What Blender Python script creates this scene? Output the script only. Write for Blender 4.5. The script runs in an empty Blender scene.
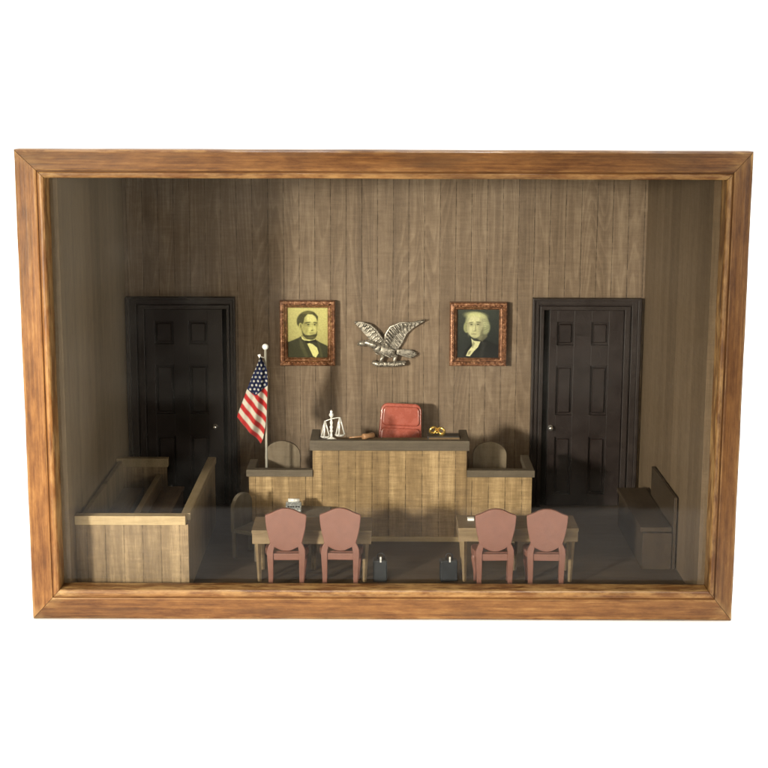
import bpy, bmesh, math, random
from mathutils import Vector, Matrix
from math import sin, cos, pi, radians, sqrt
random.seed(7)
CM = 0.01
SC = bpy.context.scene
COL = SC.collection

# ------------------------------------------------------------------ camera
cam = bpy.data.cameras.new('camera'); camo = bpy.data.objects.new('camera', cam); COL.objects.link(camo)
cam.sensor_width = 36; cam.lens = 36 * 1535.63 / 768
cam.clip_start = 0.02; cam.clip_end = 60
_p, _r, _y = 0.188523, 0.0032611, 0.0010918
_f = Vector((sin(_y) * cos(_p), cos(_y) * cos(_p), -sin(_p)))
_rt = Vector((cos(_y), -sin(_y), 0)); _up = _rt.cross(_f)
_rt2 = _rt * cos(_r) + _up * sin(_r); _up2 = -_rt * sin(_r) + _up * cos(_r)
_m = Matrix((_rt2, _up2, -_f)).transposed().to_4x4()
_m.translation = Vector((-0.0612, -125.68, 44.60)) * CM
camo.matrix_world = _m
SC.camera = camo

# ------------------------------------------------------------------ view / render
SC.view_settings.view_transform = 'Standard'
SC.view_settings.look = 'None'
SC.view_settings.exposure = 0.0
SC.view_settings.gamma = 1.0
SC.cycles.use_denoising = True
SC.cycles.max_bounces = 10
SC.cycles.transparent_max_bounces = 12

# ------------------------------------------------------------------ world: white studio behind, dim room in front
W = bpy.data.worlds.new('World'); SC.world = W; W.use_nodes = True
nt = W.node_tree; nt.nodes.clear()
def wn(t, **k):
    n = nt.nodes.new(t)
    for a, b in k.items(): setattr(n, a, b)
    return n
def wmath(op, a, b=None, c=None, clamp=False):
    n = wn('ShaderNodeMath', operation=op); n.use_clamp = clamp
    for i, v in enumerate((a, b, c)):
        if v is None: continue
        if isinstance(v, (int, float)): n.inputs[i].default_value = v
        else: nt.links.new(v, n.inputs[i])
    return n.outputs[0]
tc = wn('ShaderNodeTexCoord'); sep = wn('ShaderNodeSeparateXYZ'); nt.links.new(tc.outputs['Generated'], sep.inputs[0])
gx, gy, gz = sep.outputs
def wstep(v, a, b):
    n = wn('ShaderNodeMapRange', interpolation_type='SMOOTHSTEP'); nt.links.new(v, n.inputs[0])
    n.inputs[1].default_value = a; n.inputs[2].default_value = b; n.inputs[3].default_value = 0; n.inputs[4].default_value = 1
    return n.outputs[0]
behind = wstep(gy, -0.02, 0.12)
def band(v, a, b, s=0.004):
    return wmath('MULTIPLY', wstep(v, a - s, a + s), wmath('SUBTRACT', 1.0, wstep(v, b - s, b + s)))
az = wmath('DIVIDE', gx, wmath('MAXIMUM', wmath('ABSOLUTE', gy), 0.05))
el = wmath('DIVIDE', gz, wmath('MAXIMUM', wmath('ABSOLUTE', gy), 0.05))
front = wmath('LESS_THAN', gy, 0.0)
s1 = wmath('MULTIPLY', band(az, -0.1800, -0.1700, 0.003), 2.0)    # bright strips from here down, added to reflect as glare in the glass
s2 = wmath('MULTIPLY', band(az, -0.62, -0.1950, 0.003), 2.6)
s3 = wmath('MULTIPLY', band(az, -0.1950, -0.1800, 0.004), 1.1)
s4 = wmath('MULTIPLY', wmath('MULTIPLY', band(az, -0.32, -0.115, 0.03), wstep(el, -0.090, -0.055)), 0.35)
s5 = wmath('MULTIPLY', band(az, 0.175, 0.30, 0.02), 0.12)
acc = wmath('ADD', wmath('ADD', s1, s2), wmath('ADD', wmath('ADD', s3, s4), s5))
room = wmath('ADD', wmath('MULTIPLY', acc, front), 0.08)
colr = wn('ShaderNodeCombineColor')
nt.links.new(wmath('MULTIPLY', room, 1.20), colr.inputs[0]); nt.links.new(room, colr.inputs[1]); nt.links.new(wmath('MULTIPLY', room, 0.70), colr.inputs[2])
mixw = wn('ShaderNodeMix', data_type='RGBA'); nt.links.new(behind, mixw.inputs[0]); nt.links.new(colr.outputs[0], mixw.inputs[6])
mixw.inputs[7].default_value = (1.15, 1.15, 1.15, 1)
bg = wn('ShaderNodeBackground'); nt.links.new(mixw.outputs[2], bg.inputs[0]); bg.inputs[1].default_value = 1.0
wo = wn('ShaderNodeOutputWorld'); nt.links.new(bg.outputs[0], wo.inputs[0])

# ------------------------------------------------------------------ lamps
def look(o, tgt):
    d = Vector(tgt) - o.location; o.rotation_euler = d.to_track_quat('-Z', 'Y').to_euler()
L = bpy.data.lights.new('key_lamp', 'SPOT'); L.spot_size = radians(24); L.spot_blend = 1.0; L.shadow_soft_size = 0.075; L.energy = 245; L.color = (1.0, 0.93, 0.80)
key = bpy.data.objects.new('key_lamp', L); COL.objects.link(key); key.location = Vector((-104, -150, 47)) * CM; look(key, (-.01, .12, .13))
L = bpy.data.lights.new('fill_lamp', 'AREA'); L.shape = 'DISK'; L.size = 0.45; L.energy = 13; L.color = (1.0, 0.92, 0.78)
fil = bpy.data.objects.new('fill_lamp', L); COL.objects.link(fil); fil.location = Vector((112, -165, 46)) * CM; look(fil, (-.05, .15, .15))
L = bpy.data.lights.new('table_whitening_sun', 'SUN'); L.energy = 3.6; L.angle = radians(4); L.color = (1, 1, 1)  # added sun straight down, only there to bring the table to white
top = bpy.data.objects.new('table_whitening_sun', L); COL.objects.link(top); top.location = (0, 0, 3)

# ------------------------------------------------------------------ mesh helpers (everything in centimetres)
class B:
    def __init__(s): s.bm = bmesh.new()
    def _add(s, t, smooth=False, mat=None):
        if mat is not None: bmesh.ops.transform(t, matrix=mat, verts=t.verts)
        for f in t.faces: f.smooth = smooth
        me = bpy.data.meshes.new('t'); t.to_mesh(me); t.free(); s.bm.from_mesh(me); bpy.data.meshes.remove(me)
        return s
    def box(s, x0, x1, y0, y1, z0, z1, bev=0.05, seg=2, mat=None):
        t = bmesh.new(); bmesh.ops.create_cube(t, size=1)
        for v in t.verts:
            v.co = Vector(((x0 + x1) / 2 + v.co.x * (x1 - x0), (y0 + y1) / 2 + v.co.y * (y1 - y0), (z0 + z1) / 2 + v.co.z * (z1 - z0)))
        b = min(bev, .3 * min(x1 - x0, y1 - y0, z1 - z0))
        if b > 0: bmesh.ops.bevel(t, geom=t.edges[:], offset=b, segments=seg, affect='EDGES', profile=0.6)
        return s._add(t, False, mat)
    def prism(s, pts, axis, a, b, bev=0.05, seg=2, smooth=False, mat=None):
        """pts 2D outline; axis 'y': pts=(x,z); 'x': pts=(y,z); 'z': pts=(x,y)"""
        t = bmesh.new()
        mk = {'y': lambda p, q: (p[0], q, p[1]), 'x': lambda p, q: (q, p[0], p[1]), 'z': lambda p, q: (p[0], p[1], q)}[axis]
        va = [t.verts.new(mk(p, a)) for p in pts]; vb = [t.verts.new(mk(p, b)) for p in pts]
        t.faces.new(va); t.faces.new(vb[::-1]); n = len(pts)
        for i in range(n): t.faces.new((va[i], vb[i], vb[(i + 1) % n], va[(i + 1) % n]))
        bmesh.ops.recalc_face_normals(t, faces=t.faces[:])
        if bev > 0:
            es = [e for e in t.edges if all(abs((v.co[{'y': 1, 'x': 0, 'z': 2}[axis]]) - w) < 1e-6 for v in e.verts for w in [e.verts[0].co[{'y': 1, 'x': 0, 'z': 2}[axis]]])]
            bmesh.ops.bevel(t, geom=es, offset=bev, segments=seg, affect='EDGES', profile=0.6, clamp_overlap=True)
        return s._add(t, smooth, mat)
    def tube(s, path, r, n=10, cap=True, smooth=True, flat=1.0):
        t = bmesh.new(); P = [Vector(p) for p in path]; rr = r if isinstance(r, (list, tuple)) else [r] * len(P); rings = []
        prev = None
        for i, p in enumerate(P):
            d = (P[min(i + 1, len(P) - 1)] - P[max(i - 1, 0)]).normalized()
            ref = prev if prev is not None else (Vector((0, 0, 1)) if abs(d.z) < .9 else Vector((1, 0, 0)))
            u = (ref - d * ref.dot(d)).normalized(); v = d.cross(u); prev = u
            rings.append([t.verts.new(p + (u * cos(2 * pi * k / n) + v * sin(2 * pi * k / n) * flat) * rr[i]) for k in range(n)])
        for i in range(len(P) - 1):
            for k in range(n): t.faces.new((rings[i][k], rings[i][(k + 1) % n], rings[i + 1][(k + 1) % n], rings[i + 1][k]))
        if cap: t.faces.new(rings[0][::-1]); t.faces.new(rings[-1])
        bmesh.ops.recalc_face_normals(t, faces=t.faces[:])
        return s._add(t, smooth)
    def lathe(s, prof, cx, cy, n=24):
        return s.tube([(cx, cy, z) for r, z in prof], [max(r, .002) for r, z in prof], n)
    def ell(s, c, rx, ry, rz, rot=None, u=16, v=10):
        t = bmesh.new(); bmesh.ops.create_uvsphere(t, u_segments=u, v_segments=v, radius=1)
        m = Matrix.Diagonal((rx, ry, rz, 1))
        if rot is not None: m = rot.to_4x4() @ m
        m = Matrix.Translation(Vector(c)) @ m
        return s._add(t, True, m)
    def blade(s, p, q, w, th):
        """flattened ellipsoid in the x-z plane from p to q (3D points)"""
        p, q = Vector(p), Vector(q); d = q - p; L_ = d.length; d.normalize(); yv = Vector((0, 1, 0)); yv = (yv - d * yv.dot(d)).normalized(); s3 = d.cross(yv)
        rot = Matrix((d, yv, s3)).transposed()
        return s.ell((p + q) / 2, L_ / 2, th / 2, w / 2, rot, 14, 8)
    def torus(s, c, R_, r, rot=None, n=24):
        pts = [Vector((cos(2 * pi * k / n) * R_, 0, sin(2 * pi * k / n) * R_)) for k in range(n + 1)]
        if rot: pts = [rot @ p for p in pts]
        return s.tube([Vector(c) + p for p in pts], r, 8, cap=False)

def props(o, label=None, cat=None, group=None, kind=None):
    for k, v in (('label', label), ('category', cat), ('group', group), ('kind', kind)):
        if v: o[k] = v
    return o
def thing(name, loc, label, cat, group=None, rz=0):
    o = bpy.data.objects.new(name, None); COL.objects.link(o); o.location = Vector(loc) * CM; o.rotation_euler.z = rz
    o.empty_display_size = .01; o['o'] = 0; del o['o']
    return props(o, label, cat, group)
def origin(o):
    v = Vector((0, 0, 0))
    while o is not None: v += o.location / CM; o = o.parent
    return v
def put(name, b, mat, parent=None, loc=None, label=None):
    """b in world centimetres (before any rotation of the thing)"""
    o0 = origin(parent) if parent is not None else Vector(loc or (0, 0, 0))
    bmesh.ops.recalc_face_normals(b.bm, faces=b.bm.faces[:])
    for v in b.bm.verts: v.co = (v.co - o0) * CM
    me = bpy.data.meshes.new(name); b.bm.to_mesh(me); b.bm.free()
    me.materials.append(mat)
    o = bpy.data.objects.new(name, me); COL.objects.link(o)
    if parent is not None: o.parent = parent
    else: o.location = o0 * CM
    if label: o['label'] = label
    return o
def copy_tree(o, parent=None):
    c = o.copy(); COL.objects.link(c); c.parent = parent
    for ch in list(o.children): copy_tree(ch, c)
    return c

# ------------------------------------------------------------------ materials
class N:
    def __init__(s, name):
        s.m = bpy.data.materials.new(name); s.m.use_nodes = True; s.t = s.m.node_tree; s.b = s.t.nodes['Principled BSDF']
    def n(s, t, **k):
        n = s.t.nodes.new(t)
        for a, b in k.items(): setattr(n, a, b)
        return n
    def l(s, a, b):
        if isinstance(a, (int, float)): b.default_value = a
        elif isinstance(a, (tuple, list)): b.default_value = a if len(a) != 3 or b.type == 'VECTOR' else (*a, 1)
        else: s.t.links.new(a, b)
    def math(s, op, a, b=0.0, clamp=False):
        n = s.n('ShaderNodeMath', operation=op); n.use_clamp = clamp; s.l(a, n.inputs[0]); s.l(b, n.inputs[1]); return n.outputs[0]
    def vec(s, scale=(1, 1, 1), off=(0, 0, 0)):
        tc = s.n('ShaderNodeTexCoord'); mp = s.n('ShaderNodeMapping'); s.l(tc.outputs['Object'], mp.inputs[0])
        mp.inputs['Scale'].default_value = [100 * k for k in scale]; mp.inputs['Location'].default_value = off
        return mp.outputs[0]
    def noise(s, v, scale, det=4, rough=.55, dist=0.0):
        n = s.n('ShaderNodeTexNoise'); s.l(v, n.inputs['Vector']); n.inputs['Scale'].default_value = scale; n.inputs['Detail'].default_value = det
        n.inputs['Roughness'].default_value = rough; n.inputs['Distortion'].default_value = dist; return n.outputs[0]
    def ramp(s, v, stops):
        n = s.n('ShaderNodeValToRGB'); s.l(v, n.inputs[0]); e = n.color_ramp.elements
        while len(e) < len(stops): e.new(.5)
        for x, (p, c) in zip(e, stops): x.position = p; x.color = (*c, 1) if len(c) == 3 else c
        return n.outputs[0]
    def rng(s, v, a, b, c=0., d=1.):
        n = s.n('ShaderNodeMapRange'); s.l(v, n.inputs[0])
        for i, x in enumerate((a, b, c, d)): n.inputs[i + 1].default_value = x
        return n.outputs[0]
    def mix(s, f, a, b, mode='MIX'):
        n = s.n('ShaderNodeMix', data_type='RGBA', blend_type=mode); s.l(f, n.inputs[0]); s.l(a, n.inputs[6]); s.l(b, n.inputs[7]); return n.outputs[2]
    def bump(s, h, st=.4, dist=.03):
        n = s.n('ShaderNodeBump'); n.inputs['Strength'].default_value = st; n.inputs['Distance'].default_value = dist * CM; s.l(h, n.inputs['Height'])
        s.l(n.outputs[0], s.b.inputs['Normal'])

def wood(name, dark, mid, light, grain='z', groove=None, goff=0.0, across='x', rough=.62, spec=.3, cath=.5, fibre=1.0, cross=.35, bump=.5, gdark=.22, off=(0, 0, 0), fig=False, pv=.11):
    k = N(name)
    sc = {'x': (.07, 1, 1), 'y': (1, .07, 1), 'z': (1, 1, .07)}[grain]
    v = k.vec(sc, off); iso = k.vec((1, 1, 1), off)
    fine = k.noise(v, 5.5, 6, .7)
    broad = k.noise(v, .55, 3, .5)
    mott = k.noise(iso, 1.1, 6, .68)
    sc2 = {'x': (1, .5, 14), 'y': (1, 1, 14), 'z': (1, 1, 6)}[grain]
    # weathered saw marks across the grain
    csc = {'x': (6, .6, .6), 'y': (.6, 6, .6), 'z': (.5, .5, 7)}[grain]
    saw = k.noise(k.vec(csc, off), .8, 6, .75)
    wv = k.n('ShaderNodeTexWave', wave_type='BANDS', bands_direction={'x': 'Z', 'y': 'X', 'z': 'X'}[grain]); k.l(v, wv.inputs[0])
    wv.inputs['Scale'].default_value = .23; wv.inputs['Distortion'].default_value = 9; wv.inputs['Detail'].default_value = 3; wv.inputs['Detail Scale'].default_value = .7
    h = k.math('ADD', k.math('MULTIPLY', fine, .55 * fibre), k.math('MULTIPLY', broad, .35))
    h = k.math('ADD', h, k.math('MULTIPLY', wv.outputs[0], .22 * cath))
    if fig:   # cathedral figure: thin pale contour lines of a stretched noise
        fg = k.noise(k.vec((.40, .40, .035), (2, 0, .6)), 1.0, 1.5, .4, .3)
        fr0 = k.math('FRACT', k.math('MULTIPLY', fg, 17.0))
        ln = k.math('SUBTRACT', k.rng(fr0, .0, .5), k.rng(fr0, .5, .62))
        ln = k.math('SUBTRACT', k.math('MULTIPLY', ln, .11), .027)
        h = k.math('ADD', h, ln)
    h = k.math('ADD', h, k.math('MULTIPLY', mott, .28))
    h = k.math('ADD', h, k.math('MULTIPLY', saw, cross))
    lo = .5 * (.55 * fibre + .35 + .22 * cath + .28 + cross)
    h = k.rng(h, lo - .30, lo + .30)
    if groove:
        sp = k.n('ShaderNodeSeparateXYZ'); k.l(k.vec(), sp.inputs[0]); a = sp.outputs[{'x': 0, 'y': 1, 'z': 2}[across]]
        a = k.math('DIVIDE', k.math('ADD', a, goff), groove)
        fl = k.math('FLOOR', a); wn_ = k.n('ShaderNodeTexWhiteNoise', noise_dimensions='1D'); k.l(fl, wn_.inputs['W'])
        h = k.math('ADD', h, k.rng(wn_.outputs[0], 0, 1, -pv, pv))
    c = k.ramp(h, [(0, dark), (.5, mid), (1, light)])
    hh = h
    if groove:
        fr = k.math('ABSOLUTE', k.math('SUBTRACT', k.math('FRACT', a), .5))
        wob = k.rng(k.noise(k.vec((.3, .3, 1.2), off), 1.5, 3), .35, .65, .2, 1.0)
        g = k.math('MULTIPLY', k.rng(fr, .5 - .05 / groove, .5 - .02 / groove), wob)
        c = k.mix(g, c, k.mix(1.0, c, (gdark, gdark * .95, gdark * .9), 'MULTIPLY'))
        hh = k.math('SUBTRACT', h, k.math('MULTIPLY', g, 2.5))
    k.l(c, k.b.inputs['Base Color']); k.b.inputs['Roughness'].default_value = rough; k.b.inputs['Specular IOR Level'].default_value = spec
    k.bump(hh, bump, .035)
    return k.m
def plain(name, col, rough=.5, metal=0.0, var=.15, nscale=1.5, bump=.15, spec=.5, coat=0):
    k = N(name); v = k.vec(); n1 = k.noise(v, nscale, 5, .6); n2 = k.noise(v, nscale * 8, 3, .6)
    h = k.math('ADD', k.math('MULTIPLY', n1, .6), k.math('MULTIPLY', n2, .4))
    lo = tuple(max(0, x * (1 - var * 1.6)) for x in col); hi = tuple(min(1, x * (1 + var * 1.6)) for x in col)
    k.l(k.ramp(h, [(.28, lo), (.72, hi)]), k.b.inputs['Base Color'])
    k.l(k.rng(n1, .3, .7, max(.03, rough - .1), min(1, rough + .1)), k.b.inputs['Roughness']); k.b.inputs['Metallic'].default_value = metal
    k.b.inputs['Specular IOR Level'].default_value = spec; k.b.inputs['Coat Weight'].default_value = coat
    k.bump(h, bump, .03)
    return k.m

PANEL = 1.63
M_back = wood('panelling_back', (.084, .056, .034), (.168, .117, .075), (.29, .215, .144), 'z', PANEL, 0.60, 'x', cath=.35, cross=.30, fibre=.75, fig=True, gdark=.30, pv=.06)
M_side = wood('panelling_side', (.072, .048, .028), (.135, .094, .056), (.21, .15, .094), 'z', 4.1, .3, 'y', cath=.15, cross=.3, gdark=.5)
M_sidel = wood('panelling_side_left', (.095, .066, .037), (.175, .127, .076), (.26, .19, .115), 'z', 4.1, .3, 'y', cath=.15, cross=.3, gdark=.5)  # left boards paler: glare on this wall is put into the colour
M_floor = wood('stained_floor', (.035, .024, .015), (.070, .048, .031), (.11, .080, .053), 'x', None, cath=.3, rough=.6, cross=.1)
M_ceil = wood('ceiling_wood', (.05, .04, .03), (.10, .08, .055), (.16, .13, .09), 'x')
M_bench = wood('bench_panelling', (.09, .056, .026), (.235, .155, .073), (.50, .355, .185), 'z', PANEL, 0.1, 'x', cath=.35, cross=.5, fibre=.7, gdark=.25)  # same wood as the back wall, raised in colour for stronger light
M_cap = wood('cap_moulding', (.050, .038, .026), (.095, .075, .052), (.15, .12, .085), 'x', cath=.3, cross=.15)
M_jury = wood('jury_panelling', (.085, .056, .030), (.20, .137, .074), (.41, .295, .165), 'z', PANEL, 0.7, 'x', cath=.5, cross=.3, gdark=.45)
M_juryy = wood('jury_side_panelling', (.09, .064, .034), (.20, .145, .080), (.30, .225, .13), 'z', PANEL, 0.2, 'y', cath=.5, cross=.2, gdark=.6)  # colour brightened for the light on the box's outer side
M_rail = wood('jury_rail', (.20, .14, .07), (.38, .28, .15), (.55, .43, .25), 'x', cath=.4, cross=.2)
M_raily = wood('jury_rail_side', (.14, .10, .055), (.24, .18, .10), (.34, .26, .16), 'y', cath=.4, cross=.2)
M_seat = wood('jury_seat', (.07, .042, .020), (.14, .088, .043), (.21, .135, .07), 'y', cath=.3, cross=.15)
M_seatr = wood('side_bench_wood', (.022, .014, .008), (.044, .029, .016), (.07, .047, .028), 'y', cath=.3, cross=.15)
M_table = wood('table_wood', (.09, .060, .031), (.185, .128, .068), (.29, .21, .12), 'x', cath=.4, cross=.2)
M_chairw = wood('round_chair_wood', (.075, .056, .036), (.15, .115, .075), (.22, .175, .12), 'z', cath=.5, cross=.3)
M_clerk = wood('grey_chair_wood', (.06, .048, .035), (.115, .095, .07), (.17, .145, .11), 'z', cath=.4, cross=.3)
M_door = plain('dark_door_paint', (.0155, .0095, .0085), .42, var=.3, nscale=.9, bump=.5, spec=.35)
M_trim = plain('dark_trim_paint', (.021, .0145, .013), .42, var=.3, nscale=.9, bump=.5, spec=.35)
M_black = plain('gap_shade_black', (.003, .003, .003), .8)
M_pink = plain('pink_plastic', (.165, .071, .050), .40, var=.12, nscale=1.2, bump=.5)
M_red = plain('red_plastic', (.37, .092, .063), .28, var=.10, nscale=1.4, bump=.3, coat=.4)
M_pewter = plain('pewter', (.34, .31, .26), .30, metal=.7, var=.75, nscale=3.5, bump=.8)
M_silver = plain('silver', (.85, .84, .80), .25, metal=.35, var=.08)
M_chrome = plain('door_knob_metal', (.75, .73, .70), .18, metal=.9, var=.05)
M_gold = plain('gold', (.78, .54, .15), .25, metal=.85, var=.1)
M_white = plain('white_finial', (.85, .84, .80), .4, var=.04)
M_pole = plain('flag_pole_metal', (.42, .40, .34), .38, metal=.35, var=.08)
M_case_l = plain('briefcase_leather', (.010, .012, .014), .5, var=.2, nscale=3, bump=.4)
M_book = plain('black_book', (.012, .010, .010), .5, var=.2)
M_gavel = plain('gavel_wood', (.33, .18, .09), .4, var=.15)
M_paper = plain('white_paper', (.85, .84, .80), .7, var=.03)
M_steno = plain('steno_body', (.45, .47, .47), .25, metal=.6, var=.4, nscale=5)
M_ply = wood('case_outer_wood', (.12, .07, .03), (.22, .13, .06), (.34, .21, .1), 'x')

def frame_mat(name, grain, dark=1.0, off=(0, 0, 0)):
    k = N(name)
    sc = {'x': (.12, 1, 1), 'z': (1, 1, .12)}[grain]
    v = k.vec(sc, off); iso = k.vec((1, 1, 1), off)
    fine = k.noise(v, 4.5, 6, .65); blotch = k.noise(k.vec({'x': (.055, .8, .8), 'z': (.8, .8, .055)}[grain], off), .55, 7, .68); spk = k.noise(iso, 6, 2, .5)
    gr = k.noise(k.vec({'x': (.035, 2.2, 2.2), 'z': (2.2, 2.2, .035)}[grain], off), 2.2, 5, .6)
    h = k.math('ADD', k.math('ADD', k.math('MULTIPLY', fine, .34), k.math('MULTIPLY', gr, .42)), k.math('MULTIPLY', blotch, .45)); h = k.rng(h, .36, .84)
    pm = k.noise(k.vec({'x': (.35, 1, 1), 'z': (1, 1, .35)}[grain], (off[0] + 3, 1, 2)), .9, 6, .7)
    h = k.math('ADD', h, k.rng(pm, .3, .7, -.17, .17), True)
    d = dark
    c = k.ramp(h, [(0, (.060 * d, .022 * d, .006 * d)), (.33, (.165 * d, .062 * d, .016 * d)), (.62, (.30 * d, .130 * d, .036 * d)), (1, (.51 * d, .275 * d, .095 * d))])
    # worn pale specks along the edges (pointiness) and dark stains
    ge = k.n('ShaderNodeNewGeometry'); e = k.rng(ge.outputs['Pointiness'], .515, .57)
    e = k.math('MULTIPLY', e, k.rng(k.noise(k.vec({'x': (.3, 1, 1), 'z': (1, 1, .3)}[grain], off), 1.3, 4, .7), .42, .62))
    c = k.mix(k.math('MULTIPLY', e, .6), c, (.60, .38, .15))
    st = k.rng(k.noise(k.vec({'x': (.07, .5, .5), 'z': (.5, .5, .07)}[grain], (off[0] + 9, 3, 5)), .8, 5, .6), .52, .66)
    c = k.mix(k.math('MULTIPLY', st, .7), c, (.075, .036, .014))
    c = k.mix(k.rng(spk, .76, .80, 0, .5), c, (.60, .42, .20))
    k.l(c, k.b.inputs['Base Color']); k.l(k.rng(blotch, .3, .7, .28, .48), k.b.inputs['Roughness']); k.b.inputs['Specular IOR Level'].default_value = .3
    k.bump(h, .35, .04)
    return k.m
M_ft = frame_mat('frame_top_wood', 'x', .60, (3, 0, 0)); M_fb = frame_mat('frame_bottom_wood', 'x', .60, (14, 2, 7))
M_fl = frame_mat('frame_left_lit_wood', 'z', .88, (5, 5, 0)); M_fr = frame_mat('frame_right_shaded_wood', 'z', .46, (0, 8, 21))  # lit left rail coloured paler, shaded right rail darker; the falloff is in the colour

def attr_mat(name, rough=.5, spec=.4, coat=0, weave=False):
    k = N(name); a = k.n('ShaderNodeAttribute'); a.attribute_name = 'Col'; c = a.outputs['Color']
    n_ = k.noise(k.vec(), 9 if not weave else 18, 4, .6)
    c = k.mix(.5, c, k.mix(1.0, c, k.ramp(n_, [(.3, (.72, .72, .72)), (.7, (1.25, 1.25, 1.25))]), 'MULTIPLY'))
    if not weave:
        g_ = k.n('ShaderNodeGamma'); k.l(c, g_.inputs[0]); g_.inputs[1].default_value = 1.25; c = g_.outputs[0]
    k.l(c, k.b.inputs['Base Color']); k.b.inputs['Roughness'].default_value = rough; k.b.inputs['Specular IOR Level'].default_value = spec; k.b.inputs['Coat Weight'].default_value = coat
    k.bump(n_, .2, .01)
    return k.m
M_print = attr_mat('printed_portrait', .5, .15, 0); M_flag = attr_mat('flag_cloth', .75, .2, 0, True)

# glass pane
k = N('glass'); k.t.nodes.remove(k.b)
fr_ = k.n('ShaderNodeFresnel'); fr_.inputs[0].default_value = 1.5
ge = k.n('ShaderNodeNewGeometry'); ff = k.math('MULTIPLY', fr_.outputs[0], k.math('SUBTRACT', 1.0, ge.outputs['Backfacing']))
ff = k.math('MULTIPLY', ff, 0.40)
tr = k.n('ShaderNodeBsdfTransparent'); tr.inputs[0].default_value = (.985, .99, .985, 1)
gl = k.n('ShaderNodeBsdfGlossy'); gl.inputs['Roughness'].default_value = .05
sm = k.n('ShaderNodeMixShader'); k.l(ff, sm.inputs[0]); k.l(tr.outputs[0], sm.inputs[1]); k.l(gl.outputs[0], sm.inputs[2])
# thin film of dust
df = k.n('ShaderNodeBsdfDiffuse'); df.inputs[0].default_value = (.8, .8, .8, 1)
du = k.math('ADD', k.rng(k.noise(k.vec(), 7, 2, .5), .73, .80, 0, .06), k.rng(k.noise(k.vec(), .12, 3, .6), .4, .7, .0, .005))
sm2 = k.n('ShaderNodeMixShader'); k.l(du, sm2.inputs[0]); k.l(sm.outputs[0], sm2.inputs[1]); k.l(df.outputs[0], sm2.inputs[2])
k.l(sm2.outputs[0], [n for n in k.t.nodes if n.type == 'OUTPUT_MATERIAL'][0].inputs[0])
M_glass = k.m

# ------------------------------------------------------------------ the white surface
k = N('white_surface'); k.l(k.ramp(k.noise(k.vec(), .05, 2), [(.3, (.88, .88, .88)), (.7, (.90, .90, .90))]), k.b.inputs['Base Color']); k.b.inputs['Roughness'].default_value = .8; k.b.inputs['Specular IOR Level'].default_value = .1
M_surface = k.m
b = B(); b.box(-300, 300, -32.9, 900, -3, 0, bev=.3)
o = put('white_table_surface', b, M_surface); props(o, 'plain white surface under the wooden display case', 'table surface', kind='structure')

# ------------------------------------------------------------------ display case
H = 39.87
case = thing('display_case', (0, 0, 0), 'shallow wooden display case with glass front and mitred picture frame, holding the miniature courtroom', 'display case')
OX0, OX1, OZ0, OZ1 = -30, 30, 0, H
IX0, IX1, IZ0, IZ1 = -27.62, 27.93, 2.58, 37.58
# profile: fraction across the rail (0 outer .. 1 inner) and y (front = 0)
prof = [(0, 2.1), (0, .22), (.025, .08), (.07, .0), (.12, .0), (.20, .0), (.58, .0), (.66, .0), (.70, .0), (.735, .03), (.75, .16), (.775, .16), (.79, .05), (.83, -.02), (.90, -.04), (.965, .02), (1.0, .16), (1.0, 2.1)]
def rail(side):
    t = bmesh.new(); rows = []
    segs = 40
    for i in range(segs + 1):
        s = i / segs; row = []
        for u, y in prof:
            x0 = OX0 + (IX0 - OX0) * u; x1 = OX1 + (IX1 - OX1) * u; z0 = OZ0 + (IZ0 - OZ0) * u; z1 = OZ1 + (IZ1 - OZ1) * u
            if side == 'top': x, z = x0 + (x1 - x0) * s, z1
            elif side == 'bottom': x, z = x0 + (x1 - x0) * s, z0
            elif side == 'left': x, z = x0, z0 + (z1 - z0) * s
            else: x, z = x1, z0 + (z1 - z0) * s
            g = .022 if i in (0, segs) else 0     # hairline mitre gap
            cx = (1 if i == 0 else -1) * g
            if side in ('top', 'bottom'): x += cx
            else: z += cx
            # slight hand-made wobble of the outer and bead edges
            wob = .010 * sin(s * 23 + u * 2 + len(side)) + .006 * sin(s * 57 + len(side) * 2)
            if 0 < i < segs and (u <= .03 or u > .8):
                if side in ('top', 'bottom'): z += wob
                else: x += wob
            row.append(t.verts.new((x, y, z)))
        rows.append(row)
    n = len(prof)
    for i in range(segs):
        for j in range(n): t.faces.new((rows[i][j], rows[i][(j + 1) % n], rows[i + 1][(j + 1) % n], rows[i + 1][j]))
    t.faces.new(rows[0]); t.faces.new(rows[-1][::-1])
    bb = B(); bb._add(t); return bb
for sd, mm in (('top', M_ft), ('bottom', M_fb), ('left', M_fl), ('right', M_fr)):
    put('frame_rail', rail(sd), mm, case, label={'top': 'top rail of the frame, golden brown', 'bottom': 'bottom rail of the frame with a dark groove', 'left': 'left rail of the frame, coloured paler and yellower as the lit side', 'right': 'right rail of the frame, coloured darker brown as the less lit side'}[sd])
XL, XR, YB, ZF = -27.0, 27.35, 34.0, 1.0
HB = 38.25   # the body behind the frame is lower than the frame
b = B(); b.box(-28.6, 28.7, 1.72, 1.95, 1.6, 38.4, bev=0); put('glass_pane', b, M_glass, case)
b = B(); b.box(-29.6, 29.6, YB, YB + .6, 0.12, HB, bev=0); put('back_wall', b, M_back, case)
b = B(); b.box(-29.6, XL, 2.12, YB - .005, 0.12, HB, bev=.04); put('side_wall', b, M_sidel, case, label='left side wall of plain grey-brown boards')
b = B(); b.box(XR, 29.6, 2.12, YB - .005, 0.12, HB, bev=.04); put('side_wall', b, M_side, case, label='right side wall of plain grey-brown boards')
b = B(); b.box(XL + .005, XR - .005, 2.12, YB - .005, 0.12, ZF, bev=0); put('floor', b, M_floor, case)
b = B(); b.box(XL + .005, XR - .005, 2.12, YB - .005, 37.75, HB - .005, bev=0); put('ceiling', b, M_ceil, case)

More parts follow.
